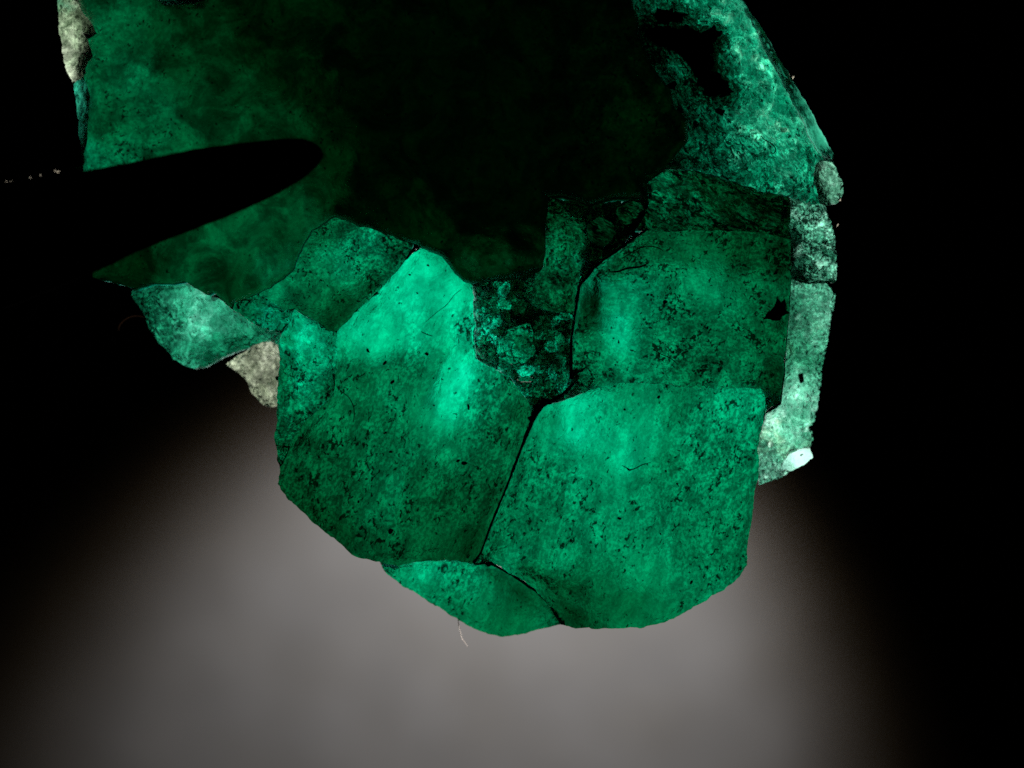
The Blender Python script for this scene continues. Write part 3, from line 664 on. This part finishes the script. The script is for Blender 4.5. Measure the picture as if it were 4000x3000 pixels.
# --- left shard and cream matrix
piece('crystal', [(509, 1150), (560, 1130), (590, 1095), (640, 1090), (720, 1085), (810, 1140), (905, 1196), (960, 1235), (1050, 1285), (1090, 1300), (1088, 1335), (1050, 1330), (996, 1345), (908, 1380), (844, 1412), (800, 1432), (762, 1441), (730, 1432), (680, 1400), (616, 1337), (578, 1280), (563, 1229)],
      -0.55, [(540, 1160, 91), (600, 1140, 104), (680, 1140, 149), (760, 1160, 162), (840, 1190, 156), (600, 1230, 110), (660, 1220, 130), (760, 1250, 220), (780, 1270, 194), (860, 1260, 149), (900, 1310, 156), (960, 1300, 153), (1040, 1310, 117), (640, 1300, 114), (700, 1370, 130), (740, 1400, 168), (780, 1350, 123), (850, 1370, 104), (950, 1345, 71), (900, 1385, 58), (800, 1420, 78), (620, 1330, 156)],
      G_shard, 'pale green shard below the tweezers', h=10, chip=4, l0=1.3, relief=0.06, rscale=70, seed=103, cells=(22, 0.09, 0.06, 3, 0.02), gran=0.025, gran_px=22, dirt=[(600, 1200, 1.0), (650, 1300, 1.0), (760, 1150, 0.15), (880, 1280, 0.1), (960, 1310, 0.3), (720, 1400, 0.5), (850, 1370, 0.6)],
      ridges=[(760, 1330, 850, 1390, -0.05, 16), (690, 1240, 760, 1400, 0.05, 30)])
piece('pale_crust', [(885, 1425), (926, 1451), (964, 1489), (983, 1533), (1002, 1558), (1028, 1580), (1059, 1588), (1081, 1573), (1078, 1489), (1090, 1470), (1080, 1406), (1090, 1381), (1084, 1338), (1050, 1336), (996, 1349), (933, 1385)],
      -0.75, [(910, 1425, 198), (960, 1420, 145), (1020, 1390, 178), (1070, 1370, 185), (1040, 1440, 185), (980, 1480, 158), (1060, 1480, 169), (1000, 1530, 165), (1025, 1540, 99), (1055, 1540, 198), (1050, 1575, 185)],
      G_white, 'cream rock fragment wedged beside the centre crystal', h=8, chip=3, l0=1.3, relief=0.06, rscale=55, seed=107, gran=0.03, gran_px=22, cells=(20, 0.12, 0.16, 3, 0.03), dirt=[(1000, 1450, 0.7)])
piece('pale_crust', [(1030, 1576), (1048, 1572), (1070, 1582), (1060, 1592), (1040, 1588)], -0.6, [(1050, 1580, 250)], G_white, 'bright lower tip of the cream fragment', h=6, chip=1, l0=1.3, tmin=0.04, seed=2, bevel=0.02)

# --- dark rubble between the crystals
rub = [(1800, 1050), (1900, 1070), (2060, 1060), (2140, 1000), (2150, 780), (2300, 790), (2530, 780), (2500, 880), (2420, 965), (2310, 1045), (2262, 1120), (2246, 1225), (2230, 1334), (2230, 1470), (2240, 1505), (2262, 1540), (2180, 1566), (2112, 1586), (2085, 1600), (2068, 1560), (2020, 1500), (1975, 1455), (1892, 1418), (1868, 1398), (1858, 1336), (1862, 1271), (1851, 1217), (1857, 1163), (1838, 1115)]
PRISM = [(2147, 775), (2190, 798), (2230, 850), (2288, 868), (2285, 971), (2258, 1096), (2246, 1160), (2243, 1221), (2190, 1224), (2136, 1216), (2077, 1190), (2086, 1110), (2098, 1055), (2131, 1004), (2134, 899)]
CHIP = [(1938, 1345), (1945, 1318), (1972, 1295), (2006, 1275), (2040, 1266), (2071, 1264), (2086, 1290), (2080, 1340), (2096, 1370), (2080, 1395), (2033, 1427), (1995, 1418), (1963, 1408), (1940, 1390)]
BAR = [(2015, 1478), (2040, 1470), (2088, 1476), (2082, 1490), (2040, 1494)]
def disc_outline(cx, cy, rx, ry, n, jit, seed):
    r = random.Random(seed)
    return [(cx + rx * (1 + r.uniform(-jit, jit)) * math.cos(2 * math.pi * k / n), cy + ry * (1 + r.uniform(-jit, jit)) * math.sin(2 * math.pi * k / n)) for k in range(n)]
DISC, DISC2 = disc_outline(2346, 906, 56, 60, 14, 0.07, 4), disc_outline(2465, 835, 58, 46, 12, 0.12, 9)
rubble = piece('rubble', rub, -0.05, [(1900, 1150, 126), (2000, 1200, 89), (1950, 1120, 153), (2040, 1150, 115), (1900, 1280, 162), (1950, 1430, 144), (2120, 1450, 150), (2150, 1380, 115), (2050, 1520, 201), (2150, 1520, 135), (2190, 1430, 115), (2000, 1100, 118), (2080, 1235, 30), (2190, 1300, 95), (2350, 840, 51), (2450, 780, 30), (2300, 960, 46), (2420, 900, 59), (2200, 1500, 153), (2110, 1570, 95)],
      gem('dark_rubble_emerald', grain=0.6, cloud=0.35, speck=1.0, rough=0.16, bump=0.9, gscale=26, k=7), 'dark crumbly rubble between the crystals', h=8, relief=0.05, rscale=60, seed=113, gran=0.03, gran_px=20, dirt=[(2000, 1200, 1.0)], tmax=2.4,
      cells=(44, 0.22, 0.26, 5, 0.07), split='crumb', holes=[PRISM, CHIP, BAR, DISC, DISC2])
piece('crystal', PRISM, 0.25,
      [(2165, 810, 61), (2160, 880, 84), (2220, 900, 89), (2250, 930, 81), (2170, 970, 108), (2230, 1020, 135), (2190, 1050, 115), (2130, 1080, 94), (2120, 1150, 101), (2180, 1160, 119), (2230, 1180, 68), (2160, 1200, 84), (2260, 1050, 81)],
      G_rough, 'small upright prism between core and right crystal', h=10, chip=4, relief=0.05, rscale=60, seed=127, gran=0.03, gran_px=26, dirt=[(2200, 900, 0.9), (2160, 1150, 1.0)])
piece('crystal_chip', CHIP, 0.05,
      [(1960, 1340, 177), (2000, 1300, 164), (2060, 1285, 188), (2030, 1330, 104), (2040, 1350, 93), (2000, 1380, 207), (2050, 1400, 199), (1970, 1390, 188)], G_rough, 'rounded pale green chip in the dark rubble', h=7, chip=2, seed=131, dirt=[(2000, 1340, 0.9)], relief=0.05, rscale=50, steps=[([(2010, 1315), (2040, 1302), (2062, 1325), (2058, 1365), (2030, 1372), (2008, 1350)], 0.45, 8)], cells=(26, 0.10, 0.08, 3, 0.03), parent=rubble, tmax=1.4)
piece('crystal_chip', DISC, 0.05, [(2346, 890, 83), (2320, 930, 64), (2390, 900, 72)], G_layer, 'dim round chip under the core', h=9, chip=2, seed=137, parent=rubble, gran=0.02, dirt=[(2346, 906, 1.0)])
piece('crystal_chip', DISC2, 0.05, [(2480, 830, 90), (2440, 850, 54)], G_layer, 'dim uneven chip under the core', h=9, chip=2, seed=139, parent=rubble, gran=0.03, dirt=[(2465, 835, 1.0)])
piece('crystal_chip', BAR, 0.05, [(2050, 1482, 165)], G_rough, 'small bright bar shaped chip in the rubble', h=7, chip=1.5, seed=141, parent=rubble)
piece('crystal_chip', [(2250, 1446), (2300, 1436), (2318, 1475), (2297, 1514), (2258, 1504)], 0.2, [(2285, 1475, 150), (2270, 1490, 110)], G_rough, 'small pale chip beside the dark seam', h=7, chip=2, seed=143, parent=rubble, gran=0.02, gran_px=18)

# crumbs scattered through the rubble and on the crust
# height of a part's face at a place
from mathutils.bvhtree import BVHTree
_bvh = {}
def top_z(ob, px, py):
    if ob.name not in _bvh:
        _bvh[ob.name] = BVHTree.FromPolygons([v.co[:] for v in ob.data.vertices], [p.vertices[:] for p in ob.data.polygons])
    k = PX
    for it in range(2):
        w = P2W(px, py, 0.2)
        hit = _bvh[ob.name].ray_cast(Vector((w[0], w[1], 8)), Vector((0, 0, -1)))
        return hit[0].z if hit[0] is not None else None

# dark seams that fill the cracks between crystals
def seam(pts, width, z, depth, label, seed=0):
    p = np.array(pts, float)
    out = []
    for i in range(len(p) - 1):
        m = max(2, int(np.linalg.norm(p[i + 1] - p[i]) / 16))
        for k in range(m): out.append(p[i] + (p[i + 1] - p[i]) * k / m)
    out.append(p[-1]); p = np.array(out)
    t = np.gradient(p, axis=0); t /= np.linalg.norm(t, axis=1)[:, None]
    nrm = np.stack([-t[:, 1], t[:, 0]], 1)
    n = len(p)
    verts, faces = [], []
    ws = np.interp(np.linspace(0, 1, n), np.linspace(0, 1, len(width)), width)
    for i in range(n):
        w = 0.42 * ws[i] * (1 + 0.5 * float(fbm(np.array([p[i, 0] / 30]), np.array([p[i, 1] / 30]), seed)[0]) * 2)
        for sgn in (-1, 1):
            q = p[i] + nrm[i] * sgn * w * (1 + 0.2 * random.uniform(-1, 1))
            zz = z + random.uniform(-.012, .012)
            a = P2W(q[0], q[1], zz)
            verts.append(a); verts.append((a[0], a[1], zz - depth))
        c = P2W(p[i, 0], p[i, 1], z + 0.02); verts.append(c)
    for i in range(n - 1):
        a, b = i * 5, (i + 1) * 5
        faces += [(a, a + 4, b + 4, b), (a + 4, a + 2, b + 2, b + 4), (a, b, b + 1, a + 1), (a + 2, a + 3, b + 3, b + 2), (a + 1, b + 1, b + 3, a + 3)]
    faces += [(0, 1, 3, 2, 4), ((n - 1) * 5, (n - 1) * 5 + 4, (n - 1) * 5 + 2, (n - 1) * 5 + 3, (n - 1) * 5 + 1)]
    return mesh_obj('seam', verts, faces, M_seam, stone, None, None, label)
seam([(2130, 1560), (2085, 1640), (2062, 1690), (2022, 1790), (1978, 1905), (1920, 2045), (1878, 2160), (1850, 2200)], [34, 26, 14, 13, 9, 8, 9, 14], 0.36, 1.0, 'long black seam between the two lower crystals', 3)
seam([(1850, 2200), (1920, 2202), (2013, 2254), (2095, 2310), (2160, 2376), (2215, 2446)], [14, 9, 10, 14, 11, 4], 0.05, 0.9, 'dark seam under the lower right crystal', 4)
seam([(2530, 893), (2420, 970), (2318, 1046), (2262, 1120), (2246, 1225), (2231, 1334), (2232, 1480)], [8, 10, 16, 14, 7, 12, 16], 0.24, 1.0, 'black seam around the upper right crystal', 5)
seam([(2240, 1500), (2200, 1540), (2150, 1570), (2112, 1590)], [18, 16, 18, 20], 0.2, 0.9, 'black knot where the seams meet', 6)
seam([(1626, 956), (1545, 1075), (1468, 1154), (1392, 1220), (1320, 1296)], [16, 9, 8, 7, 4], 0.26, 0.7, 'thin dark seam above the bright facet', 7)
seam([(3090, 935), (3091, 1084), (3082, 1225), (3070, 1361), (3062, 1470), (3049, 1575), (2990, 1614)], [4, 3, 4, 4, 5, 9, 10], -0.2, 0.6, 'dark seam beside the pale strip', 8)
seam([(1320, 1296), (1316, 1380), (1307, 1472), (1303, 1545)], [4, 3, 3, 2], 0.26, 0.5, 'hairline seam left of the bright facet', 9)

for i, (x, y, z, r_) in enumerate([(1630, 958, 0.28, 15), (1618, 980, 0.26, 10), (2082, 1622, 0.36, 17), (2100, 1596, 0.3, 20), (2070, 1655, 0.36, 11), (2440, 958, 0.16, 14), (2400, 985, 0.16, 12), (2130, 1575, 0.2, 22), (2074, 1637, 0.42, 12), (1908, 2201, 0.24, 13), (1930, 2204, 0.2, 10), (1084, 1478, 0.12, 8)]):
    lump('light_leak_plug', x, y, z - 0.06, r_ * PX, r_ * PX * 1.2, 0.08, M_seam, stone, 900 + i, 0.3)  # dark lumps added to block light showing through gaps at the joins
# dark mineral grains one can pick out
def grain(px, py, sx, sy, host, mat=None, seed=0, label=None):
    tz = top_z(host, px, py)
    if tz is None: tz = 0.3
    o = lump('inclusion', px, py, tz + 0.004, sx * PX, sy * PX, min(sx, sy) * PX * 0.6, mat or M_speck, host, seed, 0.35, label)
    return o
pale = [o for o in stone.children if o.get('label', '').startswith('long pale')][0]
for i, (x, y, sx, sy, hst) in enumerate([
    (2597, 1180, 9, 11, cryF), (2530, 1152, 7, 5, cryF), (2545, 1153, 6, 5, cryF), (2600, 1515, 13, 8, cryF), (2578, 1530, 10, 7, cryF), (2572, 1552, 9, 5, cryG), (2763, 1280, 7, 6, cryF), (2575, 1385, 8, 6, cryF), (2417, 1336, 8, 4, cryF),
    (2630, 1375, 6, 7, cryF), (3030, 1066, 9, 7, cryF), (2737, 1448, 4, 6, cryF), (2440, 1600, 6, 5, cryG), (2600, 1840, 7, 5, cryG), (2645, 1890, 5, 6, cryG), (2420, 2025, 8, 6, cryG), (2580, 2085, 6, 4, cryG), (2840, 2095, 5, 4, cryG), (2230, 2110, 7, 5, cryG), (2700, 2275, 12, 6, cryG),
    (1503, 1416, 6, 11, cryA), (1667, 1383, 8, 9, cryA), (1533, 1492, 9, 9, cryA), (1693, 1477, 4, 4, cryA), (1695, 1583, 4, 4, cryA), (1437, 1370, 10, 6, cryA), (1600, 1073, 4, 6, cryA), (1672, 1036, 5, 6, cryA), (1630, 1145, 4, 6, cryA),
    (1815, 1810, 14, 9, cryA), (1790, 1800, 8, 6, cryA), (1338, 1740, 7, 5, cryA), (1526, 2075, 12, 10, cryA), (1505, 1690, 7, 5, cryA), (1830, 1590, 5, 14, cryA), (1525, 1765, 8, 5, cryA), (1245, 1785, 6, 4, cryA), (1400, 1960, 7, 5, cryA)]):
    grain(x, y, sx, sy, hst, None, i)
piece('inclusion', [(2976, 1247), (3003, 1220), (3030, 1182), (3038, 1147), (3049, 1182), (3063, 1166), (3068, 1204), (3074, 1228), (3057, 1231), (3052, 1253), (3014, 1250)], top_z(cryF, 3030, 1220) + 0.02,
      [(3030, 1210, 255)], M_speck, 'black triangular mineral fleck near the right edge', h=8, chip=6, relief=0.02, rscale=30, tmin=0.04, tmax=0.05, bevel=0.02, parent=cryF)
tz = top_z(pale, 3128, 1475)
bx = []
for zz in (tz - .03, tz + .03):
    for (x, y) in ((3117, 1463), (3136, 1457), (3142, 1490), (3124, 1496)):
        bx.append(P2W(x, y, zz))
mesh_obj('inclusion', bx, [(3, 2, 1, 0), (4, 5, 6, 7), (0, 1, 5, 4), (1, 2, 6, 5), (2, 3, 7, 6), (3, 0, 4, 7)], M_blue, pale, None, None, 'tiny dark blue square grain in the pale strip')

# bright grains catching the light on the right edge
for i, (x, y, sx, sy) in enumerate([(3083, 292, 5, 4), (3098, 303, 7, 4), (3281, 780, 4, 8), (3272, 880, 7, 3)]):
    lump('bright_grain', x, y, -0.25, sx * PX, sy * PX, 4 * PX, M_glint, stone, 500 + i, 0.35)

# ------------------------------------------------------------------ tweezers
tw = bpy.data.objects.new('tweezers', None); link(tw)
tw['label'] = 'black tweezers gripping the stone from the left'
tw['category'] = 'tweezers'
arm_up = [(-1500, 960), (-700, 838), (0, 721), (316, 671), (506, 636), (633, 608), (760, 582), (918, 561), (1076, 543), (1171, 540), (1221, 553), (1254, 577), (1264, 603)]
arm_dn = [(-1500, 1960), (-700, 1530), (0, 1213), (411, 1046), (506, 998), (696, 920), (886, 848), (1076, 762), (1150, 720), (1203, 684), (1240, 648), (1258, 622), (1265, 606)]
def arm(name, z0, lift, thick, label, narrow=1.0, pull=0, drop=0):
    """one leaf of the tweezers: a rounded bar that widens and rises away from its tip"""
    m = 60
    def along(pts, t):
        p = np.array(pts, float); L = np.concatenate([[0], np.cumsum(np.linalg.norm(np.diff(p, axis=0), axis=1))])
        s = t * L[-1]
        return np.stack([np.interp(s, L, p[:, 0]), np.interp(s, L, p[:, 1])], 1)
    t = 1 - (1 - np.linspace(0, 1, m)) ** 1.6
    U, D = along(arm_up, t), along(arm_dn, t)
    rows, K = [], 18
    for i in range(m):
        f = 1 - t[i]
        zc = z0 + lift * f ** 1.3
        th = thick * (0.35 + 0.65 * min(1, f * 2.2 + 0.15)) * (1 if i < m - 1 else 0.3)
        row = []
        cpx = (U[i] + D[i]) / 2; hw = (D[i] - U[i]) / 2 * narrow
        for k in range(K):
            a = 2 * math.pi * k / K
            ca, sa = math.cos(a), math.sin(a)
            e = 0.62
            cx_ = math.copysign(abs(ca) ** e, ca); sz_ = math.copysign(abs(sa) ** e, sa)
            px = cpx + hw * cx_
            rag = 1.6 * float(vnoise(np.array([px[0] / 23.0]), np.array([k * 3.1]), 4)[0]) if abs(ca) > .9 else 0
            row.append(P2W(px[0] - pull, px[1] + drop + rag, zc + th * sz_))
        rows.append(row)
    verts = [v for rrow in rows for v in rrow]
    faces = []
    for i in range(m - 1):
        for k in range(K):
            k2 = (k + 1) % K
            faces.append((i * K + k, i * K + k2, (i + 1) * K + k2, (i + 1) * K + k))
    faces.append(tuple(range(K))[::-1]); faces.append(tuple((m - 1) * K + k for k in range(K)))
    o = mesh_obj(name, verts, faces, M_steel, tw, None, [True] * len(faces), label)
    o.data.set_sharp_from_angle(angle=math.radians(50))
    return o
front_arm = arm('arm', 1.35, 0.6, 0.34, 'near leaf of the tweezers, dark against the stone')
arm('arm', -1.0, -1.2, 0.18, 'far leaf of the tweezers behind the stone', narrow=0.45, pull=70, drop=70)
for i, (x, y, sx, sy) in enumerate([(302, 662, 5, 3), (313, 663, 5, 4), (216, 675, 4, 3), (226, 678, 6, 4), (158, 691, 5, 2), (118, 700, 4, 2), (25, 716, 4, 2), (44, 714, 3, 2)]):
    lump('edge_glint', x, y - 7, 1.30, sx * PX, sy * PX, 3 * PX, M_glint, tw, 700 + i, 0.35)  # pale beads added as glints along the upper edge of the near leaf

# ------------------------------------------------------------------ lint
def fibre(pts, rad, z, mat, label, cat='lint', kind_name='lint_fibre', parent=None):
    p = np.array(pts, float)
    n = 6 * (len(p) - 1) + 1
    L = np.linspace(0, len(p) - 1, n)
    # Catmull-Rom
    q = []
    for s in L:
        i = min(int(s), len(p) - 2); f = s - i
        p0, p1, p2, p3 = p[max(i - 1, 0)], p[i], p[i + 1], p[min(i + 2, len(p) - 1)]
        q.append(0.5 * ((2 * p1) + (-p0 + p2) * f + (2 * p0 - 5 * p1 + 4 * p2 - p3) * f * f + (-p0 + 3 * p1 - 3 * p2 + p3) * f ** 3))
    q = np.array(q)
    verts, faces = [], []
    for i in range(n):
        zz = z(q[i][0], q[i][1]) if callable(z) else z
        c = Vector(P2W(q[i][0], q[i][1], zz))
        tt = q[min(i + 1, n - 1)] - q[max(i - 1, 0)]; tt = Vector((tt[0], -tt[1], 0)).normalized()
        s_ = Vector((-tt.y, tt.x, 0)); rr = rad * PX * (1 - 0.5 * abs(2 * i / (n - 1) - 1) ** 3)
        for k in range(6):
            a = k * math.pi / 3
            verts.append(tuple(c + s_ * (rr * math.cos(a)) + Vector((0, 0, rr * math.sin(a)))))
    for i in range(n - 1):
        for k in range(6):
            faces.append((i * 6 + k, i * 6 + (k + 1) % 6, (i + 1) * 6 + (k + 1) % 6, (i + 1) * 6 + k))
    faces += [tuple(range(6))[::-1], tuple((n - 1) * 6 + k for k in range(6))]
    o = mesh_obj(kind_name, verts, faces, mat, parent, None, [True] * len(faces), label)
    if parent: return o
    o['category'] = cat; o['group'] = 'loose fibres on and around the stone'
    return o
fibre([(1790, 2420), (1792, 2445), (1800, 2475), (1804, 2492), (1815, 2508), (1828, 2526)], 2.2, -0.5, M_lint, 'thin white lint thread hanging below the bottom point of the stone')
fibre([(463, 1292), (467, 1273), (482, 1254), (502, 1241), (530, 1234), (572, 1240)], 2.0, -0.75, M_hair_brown, 'fine curved brown thread left of the pale green shard')
def on(ob, dz):
    return lambda x, y: (top_z(ob, x, y) or 0.3) + dz
fibre([(1336, 1531), (1362, 1552), (1380, 1586), (1384, 1620), (1379, 1650)], 1.8, on(cryA, 0.01), M_hair, 'fine dark curved hair on the left of the centre crystal')
fibre([(2972, 530), (2985, 545), (3010, 558), (3026, 574), (3030, 588), (3020, 600), (3012, 592)], 2.2, on(cryP, 0.012), M_hair, 'dark looped hair on the granular teal crust')

# hairline cracks in the faces
for host, w_, pts in [(cryG, 2.2, [(2429, 1818), (2445, 1826), (2461, 1834), (2480, 1830), (2510, 1815), (2543, 1806)]),
                      (cryG, 3.5, [(2448, 1828), (2458, 1836), (2466, 1834)]),
                      (cryA, 1.2, [(1662, 1258), (1700, 1225), (1745, 1190), (1775, 1152), (1803, 1130)]),
                      (cryA, 2.0, [(1645, 1295), (1665, 1305), (1690, 1313)]),
                      (cryF, 4.0, [(2380, 1062), (2415, 1060), (2450, 1048), (2500, 1042), (2528, 1030)]),
                      (cryF, 2.2, [(2430, 1010), (2470, 985), (2520, 962), (2570, 968), (2590, 980)]),
                      (cryF, 1.8, [(2545, 1360), (2580, 1382), (2620, 1400), (2650, 1425)]),
                      (cryF, 1.4, [(2500, 1500), (2560, 1498), (2640, 1510), (2720, 1522)]),
                      (cryA, 2.5, [(1136, 1735), (1120, 1775), (1098, 1820)])]:
    fibre(pts, w_, on(host, -0.002), M_seam, None, kind_name='crack', parent=host)
